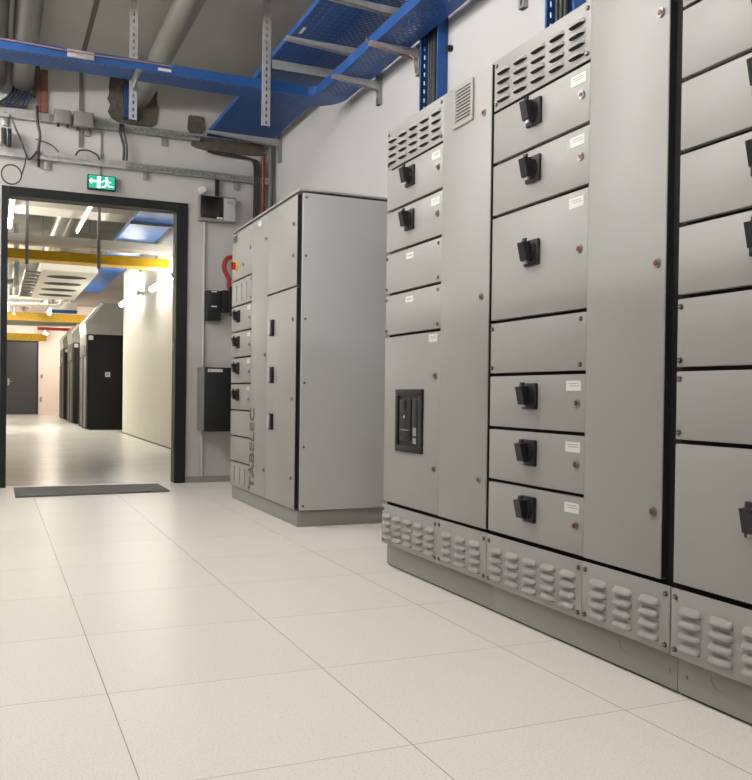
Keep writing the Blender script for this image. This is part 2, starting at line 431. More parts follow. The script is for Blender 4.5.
k.box(X2-.045, X2-.028, 6.411, 6.429, 1.707, 1.767, 1, .003)
k.build('main_switch', d, label='yellow and red main switch')
inst('door_lock', d, (X2, 6.215, 1.722)); inst('door_lock', d, (X2, 6.025, 1.82))
p = MB(['paint', 'plinth', 'side']).box(X2, X2+.02, Y0, Y1, zs[7]+.006, zs[8]-.006, 0, .002)
slots(p, Y0+.10, Y1-.02, zs[7]+.03, zs[8]-.035, X2); p = p.build('slotted_panel', t)
for yy, zz in ((Y0+.02, zs[8]-.03), (Y0+.02, zs[7]+.03)): inst('screw', p, (X2, yy, zz))
for i in (6, 5, 4, 3):
    d = door_slab('compartment_door', X2, Y0, Y1, zs[i]+.006, zs[i+1]-.006, t)
    inst('rotary_handle', d, (X2, 6.34, zs[i]+.112)); inst('door_lock', d, (X2, 6.03, zs[i]+.082))
    inst('name_plate', d, (X2, 6.06, zs[i+1]-.035))
for i in (2, 1): door_slab('compartment_door', X2, Y0, Y1, zs[i]+.006, zs[i+1]-.006, t)
p = MB(['paint', 'plinth', 'side']).box(X2, X2+.02, Y0, Y1, zs[0]+.002, zs[1]-.006, 0, .002)
slots(p, Y0+.10, Y1-.02, zs[0]+.03, zs[1]-.035, X2); p = p.build('slotted_panel', t)
for yy, zz in ((Y0+.02, zs[1]-.03), (Y0+.02, zs[0]+.03)): inst('screw', p, (X2, yy, zz))
d = door_slab('cable_compartment_door', X2, 5.612, 5.990, .102, 1.982, t)
for zz in (1.818, 1.051, .285): inst('door_lock', d, (X2, 5.64, zz))
inst('label_plate', d, (X2, 5.80, 1.945))
d = door_slab('compartment_door', X2, 5.000, 5.608, 1.443, 1.982, t, edge_strip=True)
for zz in (1.815, 1.625): inst('door_lock', d, (X2, 5.055, zz))
d = door_slab('compartment_door', X2, 5.000, 5.608, .102, 1.431, t, edge_strip=True)
for zz in (1.243, .763, .286): inst('door_lock', d, (X2, 5.05, zz))
for zz in (1.217, .914, .613):
    h = MB(['black', 'galvb']); h.box(X2-.016, X2+.0005, 5.438, 5.505, zz-.052, zz+.052, 0, .003)
    h.box(X2-.024, X2-.016, 5.465, 5.502, zz-.045, zz+.045, 1, .002); h.build('latch_handle', d, label='silver and black latch handle')
# lettering, bottom to top
cu = bpy.data.curves.new('lettering', 'FONT'); cu.body = 'TABELEC'; cu.size = .118; cu.extrude = .0008; cu.space_character = 1.05; cu.offset = .0025
to = bpy.data.objects.new('lettering_tmp', cu); COL.objects.link(to)
bpy.context.view_layer.update()
me = bpy.data.meshes.new_from_object(to.evaluated_get(bpy.context.evaluated_depsgraph_get()))
bpy.data.objects.remove(to)
xs = [v.co.x for v in me.vertices]; w0, w1 = min(xs), max(xs); ys = [v.co.y for v in me.vertices]; h1 = max(ys)
o0 = Vector(ORG[t.name])
for v in me.vertices:
    u = (v.co.x-w0)/(w1-w0)*(.690-.128)+.128; hh = v.co.y/h1*.115; dd = v.co.z
    v.co = Vector((X2-.0012-dd, 6.000-(.115-hh)+.0, u)) - o0 if False else Vector((X2-.0012-dd, 5.885+hh, u)) - o0
me.materials.clear(); me.materials.append(M['letter'])
o = bpy.data.objects.new('lettering', me); COL.objects.link(o); o.parent = t; o['label'] = 'dark TABELEC lettering'

# ------------------------------------------------------------------ structure: near room
HC = 3.56
YB = 7.74; YB2 = 8.00; XW = 2.33; XL = -4.0; YF = -3.0
struct(MB(['tile']).box(XL, XW, YF, YB+.13, -.1, 0), 'floor')
struct(MB(['ceil', 'plinth']).box(XL, XW+.2, YF-.2, YB2, HC, HC+.2), 'ceiling')
struct(MB(['wallr']).box(XW, XW+.2, YF, YB, -.1, HC), 'wall_right')
struct(MB(['wallr']).box(XL-.2, XL, YF, YB2, -.1, HC), 'wall_left')
struct(MB(['wallr']).box(XL-.2, XW+.2, YF-.2, YF, -.1, HC), 'wall_front')
DX0, DX1, DZ = .055, 1.530, 2.425      # outer size of the door frame
struct(MB(['wallb']).box(XL, DX0, YB, YB2, -.1, HC).box(DX1, XW, YB, YB2, -.1, HC).box(DX0, DX1, YB, YB2, DZ, HC), 'wall_back')
df = MB(['charcoal', 'screw'])
df.box(DX0-.012, DX0+.038, YB-.015, YB+.145, 0, DZ+.02, 0, .003); df.box(DX1-.085, DX1+.012, YB-.015, YB+.145, 0, DZ+.02, 0, .003)
df.box(DX0+.0385, DX1-.0855, YB-.015, YB+.145, DZ-.055, DZ+.02, 0, .003)
struct(df, 'door_1')
for i, zz in enumerate((.32, 1.2, 2.05)):
    h = MB(['galv']).cyl((DX1-.090, YB+.06, zz-.04), (DX1-.090, YB+.06, zz+.04), .005, None, 12).build('door_hinge'); h.parent = bpy.data.objects['door_1']
struct(MB(['plinth']).box(DX1+.013, XW, YB-.008, YB, 0, .055, 0), 'baseboard_back')
struct(MB(['joint']).box(.630, .662, YB-.012, YB, DZ+.4, HC, 0), 'trim_1')
struct(MB(['joint']).box(.630, .665, YF, YB-.013, HC-.010, HC, 0), 'trim_2')

# ------------------------------------------------------------------ structure: far room
FX0, FX1, FY1, FH = -1.6, 2.26, 31.0, 3.62
struct(MB(['concrete']).box(FX0, 4.2, YB+.131, FY1, -.1, -.0005), 'floor')
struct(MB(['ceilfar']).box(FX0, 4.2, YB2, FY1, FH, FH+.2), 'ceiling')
struct(MB(['farwall']).box(FX1, FX1+.15, YB2, 17.4, -.1, FH), 'wall_corridor_right')
struct(MB(['farwall']).box(4.0, 4.2, 17.4, FY1, -.1, FH).box(FX1+.15, 4.0, 17.25, 17.4, -.1, FH), 'wall_recess')
struct(MB(['farwall']).box(FX0-.2, FX0, YB2, FY1, -.1, FH), 'wall_corridor_left')
struct(MB(['endwall']).box(FX0-.2, 4.2, FY1, FY1+.2, -.1, FH), 'wall_end')
struct(MB(['acgrey']).box(FX1-.008, FX1, YB2+.05, 17.4, 0, .02), 'baseboard_corridor')
struct(MB(['cream']).box(FX0, FX1, 12.9, 13.5, 3.30, FH), 'trim_3')
d2 = struct(MB(['doorgrey', 'charcoal']).box(.30, 1.28, FY1-.05, FY1-.001, .01, 2.36, 0, .004).box(1.2805, 1.33, FY1-.07, FY1-.001, .0, 2.41, 1).box(.25, 1.2795, FY1-.07, FY1-.001, 2.361, 2.41, 1), 'door_2')
h = MB(['chrome']).box(.40, .46, FY1-.058, FY1-.0505, .95, 1.17, 0, .003).cyl((.43, FY1-.06, 1.08), (.43, FY1-.11, 1.08), .01).cyl((.43, FY1-.11, 1.08), (.56, FY1-.11, 1.08), .01)
h = h.build('door_handle'); h.parent = d2
tag(MB(['black2']).box(.50, .80, FY1-.03, FY1-.001, 2.52, 2.60, 0, .004).build('closer_box', at=(.65, FY1, 2.5)), 'small dark box on the end wall above the far grey door', 'box')
tag(MB(['galv']).box(1.40, 1.47, FY1-.03, FY1-.001, 1.20, 1.32, 0, .003).build('light_switch', at=(1.43, FY1, 1.2)), 'small grey switch on the end wall, upper of two beside the far door', 'switch')
tag(MB(['galv']).box(1.38, 1.45, FY1-.03, FY1-.001, .42, .58, 0, .003).build('wall_socket', at=(1.42, FY1, .42)), 'small grey socket low on the end wall beside the far grey door', 'socket')

# ------------------------------------------------------------------ mat
mm = MB(['mat'])
mm.prism([(.15, 6.99, .0008), (1.29, 7.07, .0008), (1.285, 7.63, .0008), (.15, 7.62, .0008)], (0, 0, .012), 0)
tag(mm.build('door_mat', at=(.72, 7.3, 0)), 'flat dark grey rubber mat lying on the tiles before the doorway', 'mat')

# ------------------------------------------------------------------ cable trays
UB = 3.055
t = thing('cable_tray', 'wide blue perforated cable tray running high along the right wall into the back wall', 'cable tray', (1.98, 4, UB))
MB(['bluep']).box(1.700, 2.255, -1.5, YB-.0, UB, UB+.003).build('tray_bottom', t)
MB(['blue', 'bluedark']).box(1.697, 1.6999, -1.5, YB, UB-.001, UB+.034).box(1.697, 1.709, -1.5, YB, UB+.034, UB+.036).build('side_rail', t)
MB(['blue']).box(2.2552, 2.258, -1.5, YB, UB-.001, UB+.062).box(2.245, 2.258, -1.5, YB, UB+.062, UB+.064).build('side_rail', t)
MB(['white']).box(1.730, 1.750, 5.18, 5.28, UB-.0015, UB-.0003).build('sticker', t, label='white sticker')
# power cables lying in the wide tray
for i in range(7):
    x = 1.74 + i*.042 + random.uniform(-.006, .006)
    y = [(x + .006*math.sin(k*1.3+i), -1.4+k*.65, UB+.018) for k in range(15)]
    tag(MB(['cable']).tube(y, .013, 8).build('power_cable', at=(x, 3, UB)), 'black power cable lying in the wide blue cable tray', 'cable', 'black cables in the wide blue tray')

LB = 2.862
t = thing('cable_tray', 'narrow blue cable tray crossing from the left and bending forward along the right wall', 'cable tray', (1.5, 5.9, LB))
bt = MB(['bluep'])
bt.box(XL+.05, 1.965, 5.810, 6.030, LB, LB+.002)
bt.box(2.030, 2.250, -1.5, 5.745, LB, LB+.002)
N = 14; cx, cy = 1.965, 5.745
def arc(r, z): return [(cx+r*math.sin(a), cy+r*math.cos(a), z) for a in [math.pi/2*k/N for k in range(N+1)]]
ri, ro = .065, .285
ai, ao = arc(ri, LB), arc(ro, LB)
bt2 = MB(['blue'])
for k in range(N): bt2.prism([ai[k], ao[k], ao[k+1], ai[k+1]], (0, 0, .002), 0)
bt.build('tray_bottom', t); bt2.build('bend_plate', t)
def rail(path, n0):
    m = MB(['blue'])
    for (p, q) in zip(path[:-1], path[1:]):
        p, q = Vector(p), Vector(q); nrm = (q-p).cross(Vector((0, 0, 1))).normalized()*.0022*n0
        m.prism([p, q, q+nrm, p+nrm], (0, 0, .062), 0)
        m.prism([p+Vector((0, 0, .0621)), q+Vector((0, 0, .0621)), q+Vector((0, 0, .0621))+nrm*5, p+Vector((0, 0, .0621))+nrm*5], (0, 0, .002), 0)
    return m
rail([(XL+.05, 5.8095, LB-.001)] + [(v[0], v[1], LB-.001) for v in ai] + [(2.030, -1.5, LB-.001)], -1).build('side_rail', t)
rail([(XL+.05, 6.0305, LB-.001)] + [(v[0], v[1], LB-.001) for v in ao] + [(2.250, -1.5, LB-.001)], 1).build('side_rail', t)
MB(['galvb', 'screw']).box(.40, .56, 5.800, 5.8090, LB+.008, LB+.056, 0, .001).build('splice_plate', t, label='shiny splice plate')
MB(['white']).box(.955, 1.04, 5.8065, 5.8075, LB+.012, LB+.030).build('sticker', t, label='white sticker')
# earth cable along its top
pts = [(XL+.1+k*.25, 5.800+.004*math.sin(k*2.1), LB+.045+.006*math.sin(k*1.7)) for k in range(20)]
pts = [p for p in pts if p[0] < 1.6] + [(1.68, 5.86, LB+.07), (1.80, 5.90, LB+.03), (1.93, 5.92, LB+.02)]
tag(MB(['copper']).tube([Vector(p)-Vector((0, .003, 0)) for p in pts], .0045, 8).build('earth_cable', at=(0, 5.8, LB)), 'thin pinkish cable running along the front rail of the crossing blue tray', 'cable')
pts = [(2.02, 4.90, LB+.07), (2.005, 4.84, LB+.02), (2.0, 4.79, LB-.02), (2.04, 4.765, LB-.001-.03), (2.15, 4.76, LB-.045), (2.24, 4.755, LB-.05), (2.262, 4.74, LB-.075), (2.266, 4.73, LB-.16)]
tag(MB(['copper']).tube([Vector(p)-Vector((0, .03, 0)) for p in pts], .004, 8).build('earth_cable', at=(2.1, 4.8, LB)), 'thin loose brown wire looped over a tray arm near the vertical blue tray', 'wire')

def bracket(yc, zt, xl, label, drop=.17, up=.10):
    t = thing('cantilever_bracket', label, 'bracket', (XW, yc, zt), 'steel arms holding the blue cable trays')
    c = MB(['galv'])
    c.strip((XW-.026, yc+.021, zt+up-.06*math.ceil((drop+up)/.06)), (0, -1, 0), (0, 0, 1), .042, math.ceil((drop+up)/.06), .06, .012, .03)
    z0, z1 = zt+up-.06*math.ceil((drop+up)/.06), zt+up
    c.box(XW-.026, XW-.0005, yc-.0235, yc-.021, z0, z1).box(XW-.026, XW-.0005, yc+.021, yc+.0235, z0, z1)
    c.box(XW-.0035, XW-.0005, yc-.0209, yc+.0209, z0, z1); c.build('wall_channel', t)
    a = MB(['galvb'])
    a.box(xl, XW-.0268, yc-.020, yc+.020, zt-.004, zt-.001)
    for s in (-1, 1):
        a.prism([(xl, yc+s*.020, zt-.0045), (XW-.0268, yc+s*.020, zt-.0045), (XW-.0268, yc+s*.020, zt-.058), (xl, yc+s*.020, zt-.018)], (0, -s*.002, 0), 0)
    a.build('arm', t)
    return t
bracket(5.35, LB-.001, 1.985, 'steel bracket on the right wall under the narrow blue tray, close behind the bend', drop=.14, up=.03)
bracket(4.755, LB-.001, 1.995, 'steel bracket on the right wall just left of the vertical blue tray', drop=.14, up=.03)
for y, l in ((7.56, 'steel bracket under the wide blue tray closest to the back wall'), (5.36, 'galvanised arm under the wide blue tray above the bend bracket'), (4.70, 'topmost galvanised arm crossing the wide blue tray at the top of the photo')):
    bracket(y, UB-.001, 1.668, l, drop=.14 if y < 7 else .17)
bracket(3.62, LB-.001, 1.995, 'steel bracket on the right wall above the top frame, nearest the camera')

def hanger(x, y, z0, w, label, arm=None):
    t = thing('hanger_channel', label, 'hanger', (x, y, HC), 'slotted channels hanging from the ceiling')
    n = int((HC-z0)/.045); z1 = z0+n*.045
    c = MB(['galvb']); c.strip((x-w/2, y-.012, z0), (1, 0, 0), (0, 0, 1), w, n, .045, .011, .022)
    c.box(x-w/2-.002, x-w/2, y-.012, y+.012, z0, HC-.001).box(x+w/2, x+w/2+.002, y-.012, y+.012, z0, HC-.001)
    c.box(x-w/2, x+w/2, y-.012, y-.010, z1, HC-.001)
    c.build('channel', t)
    if arm: arm(t)
    return t
def armB(t):
    MB(['galvb']).box(1.704, 2.26, 5.762, 5.765, UB-.062, UB-.002).box(1.704, 2.26, 5.7651, 5.795, UB-.005, UB-.002).build('arm', t)
hanger(1.668, 5.775, 2.600, .050, 'slotted steel hanger in front of the blue tray crossing, the longer one at the centre', armB)
def armA(t):
    MB(['galv']).box(.815, .853, 5.80, 6.036, LB-.006, LB-.002).prism([(.832, 5.80, LB-.0061), (.836, 5.80, LB-.0061), (.836, 5.80, LB-.02), (.832, 5.80, LB-.02)], (0, .236, 0), 0).prism([(.832, 6.036, LB-.07), (.832, 6.036, LB-.0201), (.832, 5.80, LB-.0201)], (.004, 0, 0), 0).build('arm', t)
hanger(.834, 6.050, 2.605, .045, 'slotted bright steel hanger above the exit sign, left of the longer one', armA)

# vertical trays on the right wall
def vtray(y0, y1, zt, label):
    t = thing('vertical_cable_tray', label, 'cable tray', (XW, y0, 1.2), 'vertical blue trays behind the switchgear')
    MB(['bluedark']).box(XW-.004, XW-.001, y0, y1, 1.2, zt).build('back_plate', t)
    c = MB(['blue'])
    c.box(XW-.062, XW-.004, y0, y0+.002, 1.2, zt).box(XW-.064, XW-.062, y0, y0+.016, 1.2, zt); c.build('side_rail', t)
    c = MB(['blue']); n = int((zt-1.2)/.05)
    c.strip((XW-.004, y1, 1.2), (-1, 0, 0), (0, 0, 1), .058, n, .05, .008, .024); c.box(XW-.064, XW-.062, y1-.016, y1, 1.2, zt); c.build('side_rail', t)
    for k in range(3):
        o = tag(MB(['cable']).tube([(XW-.024, y0+.115+k*.032, 1.2+q*(zt-1.22)/6) for q in range(7)], .012, 8).build('power_cable', at=(XW-.02, y0+.08, 1.2)), 'black cable standing in ' + ('the vertical blue tray above the far section' if y0 > 4 else 'the vertical blue tray at the top edge of the photo'), 'cable', 'black cables in the vertical trays' if y0 > 4 else 'black cables in the near vertical tray')
vtray(4.41, 4.64, 3.05, 'vertical blue cable tray rising behind the end of the switchgear row')
vtray(3.14, 3.36, 3.05, 'vertical blue cable tray above the middle switchgear cabinet at the photo top edge')
tag(MB(['black2', 'galv']).cyl((XW-.0005, 4.365, 2.735), (XW-.03, 4.365, 2.735), .018, None, 14, 0).box(XW-.025, XW-.005, 4.367, 4.405, 2.73, 2.74, 1).build('cable_clamp', at=(XW, 4.36, 2.73)), 'small round black clamp on the right wall beside the vertical blue tray', 'clamp')

# ------------------------------------------------------------------ ducts and wall penetrations
def duct(x, z, r, label, y1=YB-.001, y0=-1.0):
    t = thing('ventilation_duct', label, 'duct', (x, y1, z))
    MB(['pipe']).tube([(x, y0, z), (x, y1, z)], r, 32).build('pipe', t)
    for yy in (6.9, 5.2, 3.5): MB(['galv']).tube([(x, yy, z), (x, yy+.03, z)], r+.004, 32, 0).build('coupling_ring', t)
duct(1.125, 3.30, .085, 'silver round duct slanting to the back wall right of the ceiling joint')
duct(.190, 3.30, .088, 'silver round duct near the upper left corner, right of the larger one')
duct(-.085, 3.32, .16, 'large silver round duct cut by the left edge of the photo')
def patch(x0, x1, z0, z1, m, name, label, cat='wall seal', n=26, th=.018, sq=2.6):
    pts = []
    for k in range(n):
        a = 2*math.pi*k/n; c, s_ = math.cos(a), math.sin(a)
        rr = (abs(c)**sq+abs(s_)**sq)**(-1/sq) * random.uniform(.90, 1.03)
        pts.append(((x0+x1)/2+(x1-x0)/2*c*rr, YB-.0005, (z0+z1)/2+(z1-z0)/2*s_*rr))
    return tag(MB([m]).prism(pts, (0, -th, 0), 0).build(name, at=((x0+x1)/2, YB, (z0+z1)/2)), label, cat)
patch(.86, 1.28, 3.055, 3.47, 'foam', 'firestop_foam', 'brown grey firestop foam on the back wall around the right silver duct', sq=5)
patch(1.53, 1.68, 3.06, 3.22, 'foam', 'firestop_foam', 'small brown foam patch left of where the wide blue tray meets the back wall', sq=5)
patch(1.57, 2.24, 2.925, 3.045, 'foam', 'firestop_foam', 'long brown firestop strip under the wide blue tray on the back wall', sq=6)
patch(.245, .345, 3.21, 3.46, 'foam', 'firestop_foam', 'brown oval foam patch between the left silver duct and the rusty plate', sq=2)
t = tag(MB(['rust']).box(.335, .385, YB-.02, YB-.0005, 3.07, 3.42, 0, .004).box(.30, .3345, YB-.02, YB-.0005, 3.07, 3.28, 0, .004).build('rusty_plate', at=(.34, YB, 3.07)), 'rust brown metal plate fixed to the back wall above the upper rail', 'plate')
t = tag(MB(['bluedark', 'galv']).box(.985, 1.065, YB-.10, YB-.0195, 3.10, 3.38, 0).cyl((1.025, YB-.101, 3.32), (1.025, YB-.108, 3.32), .010, None, 10, 1).cyl((1.025, YB-.101, 3.19), (1.025, YB-.108, 3.19), .010, None, 10, 1).build('tray_stub', at=(1.02, YB, 3.1)), 'short dark blue tray stub on the foam patch behind the left hanger', 'tray stub')
# dark cable bundle left, each cable separate
for i in range(7):
    x = .03 + i*.026
    pts = [(x+.10, YB-.01, 3.26-.012*i), (x+.09, YB-.05, 3.20), (x+.05, YB-.06, 3.14), (x-.02+.01*i, YB-.05, 3.085), (x-.12, YB-.05, 3.07+.004*i)]
    tag(MB([('cable', 'navy')[i % 2]]).tube(pts, .010, 8).build('cable', at=(x, YB, 3.1)), 'dark cable coming out of the back wall beside the left duct above the upper rail', 'cable', 'dark cables beside the left duct')

# ------------------------------------------------------------------ rails on the back wall
def wallrail(x0, x1, z0, h, label, yo=.055, bright_to=None):
    t = thing('wall_rail', label, 'rail', (x0, YB, z0), 'perforated rails above the doorway')
    xm = bright_to
    def seg(a, b_, m, nm, lb):
        n = int(round((b_-a)/.05)); p = (b_-a)/n
        c = MB([m]); c.strip((a, YB-yo, z0), (0, 0, 1), (1, 0, 0), h, n, p, .010, .026)
        c.box(a, b_, YB-yo, YB-yo+.03, z0-.002, z0).box(a, b_, YB-yo, YB-yo+.03, z0+h, z0+h+.002)
        c.build(nm, t, label=lb)
    seg(x0, xm, 'galvb', 'channel', 'bright galvanised channel'); seg(xm+.004, x1, 'galv', 'channel', 'dull galvanised channel')
    for k in range(5):
        x = x0+.3+(x1-x0-.6)*k/4
        MB(['galv']).box(x-.02, x+.02, YB-yo+.0305, YB-.0005, z0+.01, z0+h-.01).build('spacer', t)
        if k > 1: MB(['galv']).box(x-.022, x+.022, YB-.025, YB-.0005, z0-.07, z0+.008, 0, .003).build('foot', t)
wallrail(-1.5, 1.63, 2.990, .060, 'perforated steel rail on the back wall, upper of the two above the doorway', bright_to=.39)
wallrail(-1.5, 2.27, 2.678, .056, 'perforated steel rail on the back wall, lower of the two above the doorway', bright_to=1.0)
for (x0, x1, z0, z1, l) in ((.432, .562, 2.975, 3.085, 'grey junction box on the upper rail, left of the pair'), (.583, .738, 2.965, 3.090, 'grey junction box on the upper rail, right of the pair')):
    t = thing('junction_box', l, 'junction box', ((x0+x1)/2, YB-.06, z0), 'junction boxes on the upper rail')
    MB(['box']).box(x0, x1, YB-.125, YB-.058, z0, z1, 0, .008).build('housing', t)
    MB(['box']).box(x0+.006, x1-.006, YB-.135, YB-.1255, z0+.006, z1-.006, 0, .005).build('lid', t)
    for x in (x0+.03, x1-.03): MB(['black']).cyl((x, YB-.09, z0-.0005), (x, YB-.09, z0-.028), .012, .009, 12).build('cable_gland', t)
def cable(pts, r, m, label, n='cable', group=None):
    # smooth through control points
    P = [Vector(p) for p in pts]; out = []
    for i in range(len(P)-1):
        p0, p1, p2, p3 = P[max(i-1, 0)], P[i], P[i+1], P[min(i+2, len(P)-1)]
        for k in range(6):
            q = k/6; out.append(.5*((2*p1)+(p2-p0)*q+(2*p0-5*p1+4*p2-p3)*q*q+(3*p1-p0-3*p2+p3)*q**3))
    out.append(P[-1])
    return tag(MB([m]).tube(out, r, 8).build(n, at=tuple(P[0])), label, 'cable', group)
yc = YB-.075
cable([(.30, yc, 3.10), (.305, yc-.01, 2.98), (.325, yc, 2.86), (.315, yc, 2.74), (.32, YB-.02, 2.62)], .012, 'cable', 'thick black cable hanging from the upper rail down past the lower rail at left')
cable([(.10, yc, 3.0), (.14, yc-.01, 2.90), (.185, yc, 2.80), (.22, yc, 2.70), (.245, yc, 2.66), (.29, yc, 2.71), (.30, yc-.004, 2.735)], .007, 'cable', 'thin dark cable dipping between the two rails at the far left')
cable([(.955, yc, 3.04), (.955, yc-.01, 2.96), (.985, yc, 2.86), (.985, yc, 2.74)], .011, 'cable', 'black cable between the rails, left of the pair over the exit sign')
cable([(.975, yc, 3.04), (.985, yc-.01, 2.96), (1.01, yc, 2.86), (1.01, yc, 2.74)], .009, 'cable', 'black cable between the rails, right of the pair over the exit sign')
cable([(.60, yc, 2.735), (.63, yc-.01, 2.775), (.70, yc-.01, 2.785), (.77, yc, 2.76), (.79, yc, 2.72)], .007, 'cable', 'black cable arching over the lower rail above the exit sign')
cable([(.29, yc, 2.83), (.36, yc, 2.815), (.42, yc-.01, 2.79), (.47, yc, 2.745)], .005, 'cable', 'thin black wire arching onto the lower rail at left')
# coil
pts = [(.115+.075*math.cos(a), YB-.045-.004*(a/6.28), 2.530+.078*math.sin(a)) for a in [2*math.pi*k/28 for k in range(0, 57)]]
pts = [(.225, YB-.07, 2.70), (.215, YB-.055, 2.62)] + pts
tag(MB(['cable']).tube(pts, .0055, 8).build('cable_coil', at=(.115, YB, 2.53)), 'coiled dark cable ring hanging over the top left corner of the doorway', 'cable coil')
t = thing('bulkhead_lamp', 'shiny metal cylinder fitting on the lower rail at the left edge of the photo', 'fitting', (.05, YB-.1, 2.75))
MB(['chrome']).cyl((.035, YB-.10, 2.745), (.035, YB-.10, 2.875), .042, None, 24).build('housing', t)
MB(['black2']).box(.082, .112, YB-.12, YB-.06, 2.74, 2.88, 0, .004).build('clip', t)
# exit sign
t = thing('exit_sign', 'green and white lit emergency exit sign above the doorway', 'exit sign', (.812, YB-.02, 2.49))
MB(['charcoal']).box(.700, .925, YB-.055, YB-.0005, 2.480, 2.600, 0, .004).build('housing', t)
MB(['green']).box(.708, .917, YB-.057, YB-.0552, 2.487, 2.593).build('face', t)
w = MB(['signwhite']); yy = YB-.0575
def wp(p): w.prism([(a, yy, b_) for a, b_ in p], (0, -.0012, 0), 0)
wp([(.775, 2.492), (.802, 2.492), (.802, 2.588), (.775, 2.588)])                       # doorway
wp([(.712, 2.545), (.732, 2.570), (.732, 2.553), (.768, 2.553), (.768, 2.537), (.732, 2.537), (.732, 2.520)])   # arrow
hd = [(.850+.011*math.cos(a), 2.577+.011*math.sin(a)) for a in [2*math.pi*k/10 for k in range(10)]]; wp(hd)
wp([(.838, 2.560), (.856, 2.562), (.862, 2.535), (.846, 2.530)])
wp([(.846, 2.5335), (.860, 2.5295), (.878, 2.515), (.905, 2.514), (.905, 2.505), (.872, 2.505), (.852, 2.520)])
wp([(.845, 2.529), (.852, 2.519), (.838, 2.502), (.815, 2.496), (.813, 2.503), (.832, 2.510)])
wp([(.837, 2.559), (.820, 2.540), (.808, 2.541), (.811, 2.547), (.818, 2.547), (.832, 2.563)])
wp([(.857, 2.561), (.872, 2.548), (.886, 2.551), (.887, 2.543), (.870, 2.540), (.858, 2.550)])
w.build('pictogram', t)
tag(MB(['box']).box(.803, .815, YB-.012, YB-.0005, 2.601, 2.985, 0).build('conduit', at=(.81, YB, 2.6)), 'thin grey vertical conduit between the exit sign and the upper rail', 'conduit')

# devices right of the doorway
t = thing('control_panel', 'grey wall panel with a dark square window, high on the wall right of the doorway', 'control panel', (1.79, YB, 2.3))
MB(['box', 'side']).box(1.628, 1.955, YB-.085, YB-.0005, 2.300, 2.520, 0, .005).build('housing', t)
MB(['screen']).box(1.634, 1.833, YB-.093, YB-.0855, 2.322, 2.512, 0, .002).build('display_window', t)
MB(['side']).box(1.840, 1.945, YB-.090, YB-.0855, 2.312, 2.505, 0, .002).box(1.862, 1.925, YB-.092, YB-.0902, 2.455, 2.485, 0).build('keypad_cover', t)
MB(['white']).box(1.778, 1.83, YB-.0945, YB-.0932, 2.322, 2.334).build('label_plate', t)
MB(['ink']).box(1.865, 1.92, YB-.0935, YB-.0922, 2.458, 2.482).build('marking', t)
tag(MB(['white']).cyl((1.665, YB-.0005, 2.575), (1.665, YB-.035, 2.575), .034, .028, 24).build('sounder', at=(1.665, YB, 2.57)), 'small round white device directly above the dark-windowed wall panel', 'sounder')
tag(MB(['black2']).box(1.775, 1.81, YB-.04, YB-.006, 2.521, 2.675, 0, .004).build('conduit', at=(1.79, YB, 2.52)), 'short black conduit between the dark-windowed panel and the lower rail', 'conduit')
tag(MB(['wallb']).cyl((1.688, YB-.012, .056), (1.688, YB-.012, 2.299), .011, None, 12).build('conduit', at=(1.688, YB, .06)), 'long pale vertical conduit on the wall right of the doorway', 'conduit')
t = thing('relay_box', 'black device box on the wall below the red hose, left and taller of the two', 'relay box', (1.75, YB, 1.42))
MB(['black2']).box(1.699, 1.826, YB-.10, YB-.0005, 1.428, 1.690, 0, .004).build('housing', t)
MB(['white']).box(1.735, 1.785, YB-.1015, YB-.1002, 1.545, 1.555).box(1.735, 1.785, YB-.1015, YB-.1002, 1.674, 1.684).build('label_plate', t)
t = thing('relay_box', 'black device box on the wall beside the distribution cabinet, right and shorter of the two', 'relay box', (1.88, YB, 1.5))
MB(['black']).box(1.828, 1.935, YB-.12, YB-.0005, 1.505, 1.695, 0, .004).build('housing', t)
MB(['black2']).box(1.89, 1.932, YB-.135, YB-.1205, 1.468, 1.73, 0, .003).build('cover', t)
t = thing('wall_cabinet', 'dark wall cabinet with grey side, hung low between doorway and distribution cabinet', 'wall cabinet', (1.77, YB, .46))
MB(['box']).box(1.640, 1.905, YB-.262, YB-.0005, .462, 1.012, 0, .003).build('housing', t)
MB(['black2']).box(1.645, 1.905, YB-.278, YB-.2625, .462, 1.012, 0, .003).build('door', t)
MB(['white', 'ink']).box(1.672, 1.80, YB-.2795, YB-.2782, .972, .998).box(1.680, 1.70, YB-.280, YB-.2796, .98, .99, 1).build('label_plate', t)
cable([(1.97, YB-.03, 1.985), (1.93, YB-.05, 2.0), (1.875, YB-.06, 1.975), (1.855, YB-.06, 1.905), (1.875, YB-.06, 1.85), (1.90, YB-.06, 1.80), (1.90, YB-.06, 1.74), (1.935, YB-.03, 1.70)], .021, 'red', 'curved red flexible hose on the wall beside the distribution cabinet', 'flexible_hose')
bpy.data.objects['flexible_hose']['category'] = 'hose'
tag(MB(['redpipe']).cyl((2.205, YB-.045, 0.01), (2.205, YB-.045, 2.93), .018, None, 16).box(2.17, 2.24, YB-.07, YB-.001, 2.30, 2.33, 0).build('riser_pipe', at=(2.2, YB, 0)), 'dark red vertical pipe in the corner behind the distribution cabinet', 'pipe')
tag(MB(['greenpipe']).cyl((2.275, YB-.04, 0.01), (2.275, YB-.04, 3.02), .022, None, 16).build('riser_pipe', at=(2.27, YB, 0)), 'grey green vertical pipe in the corner, right of the red one', 'pipe')
for i, (dx, dz) in enumerate(((0, 0), (.022, -.004), (.044, -.01))):
    cable([(1.70+dx, YB-.04, 2.915+dz), (1.90+dx, YB-.045, 2.905+dz), (2.06+dx, YB-.05, 2.895+dz), (2.12+dx, YB-.05, 2.84), (2.125+dx, YB-.05, 2.60), (2.125+dx, YB-.05, 2.2), (2.125+dx, YB-.05, 1.5)], .011, 'cable', 'black cable bending down beside the dark red pipe in the corner', group='black cables beside the red pipe')

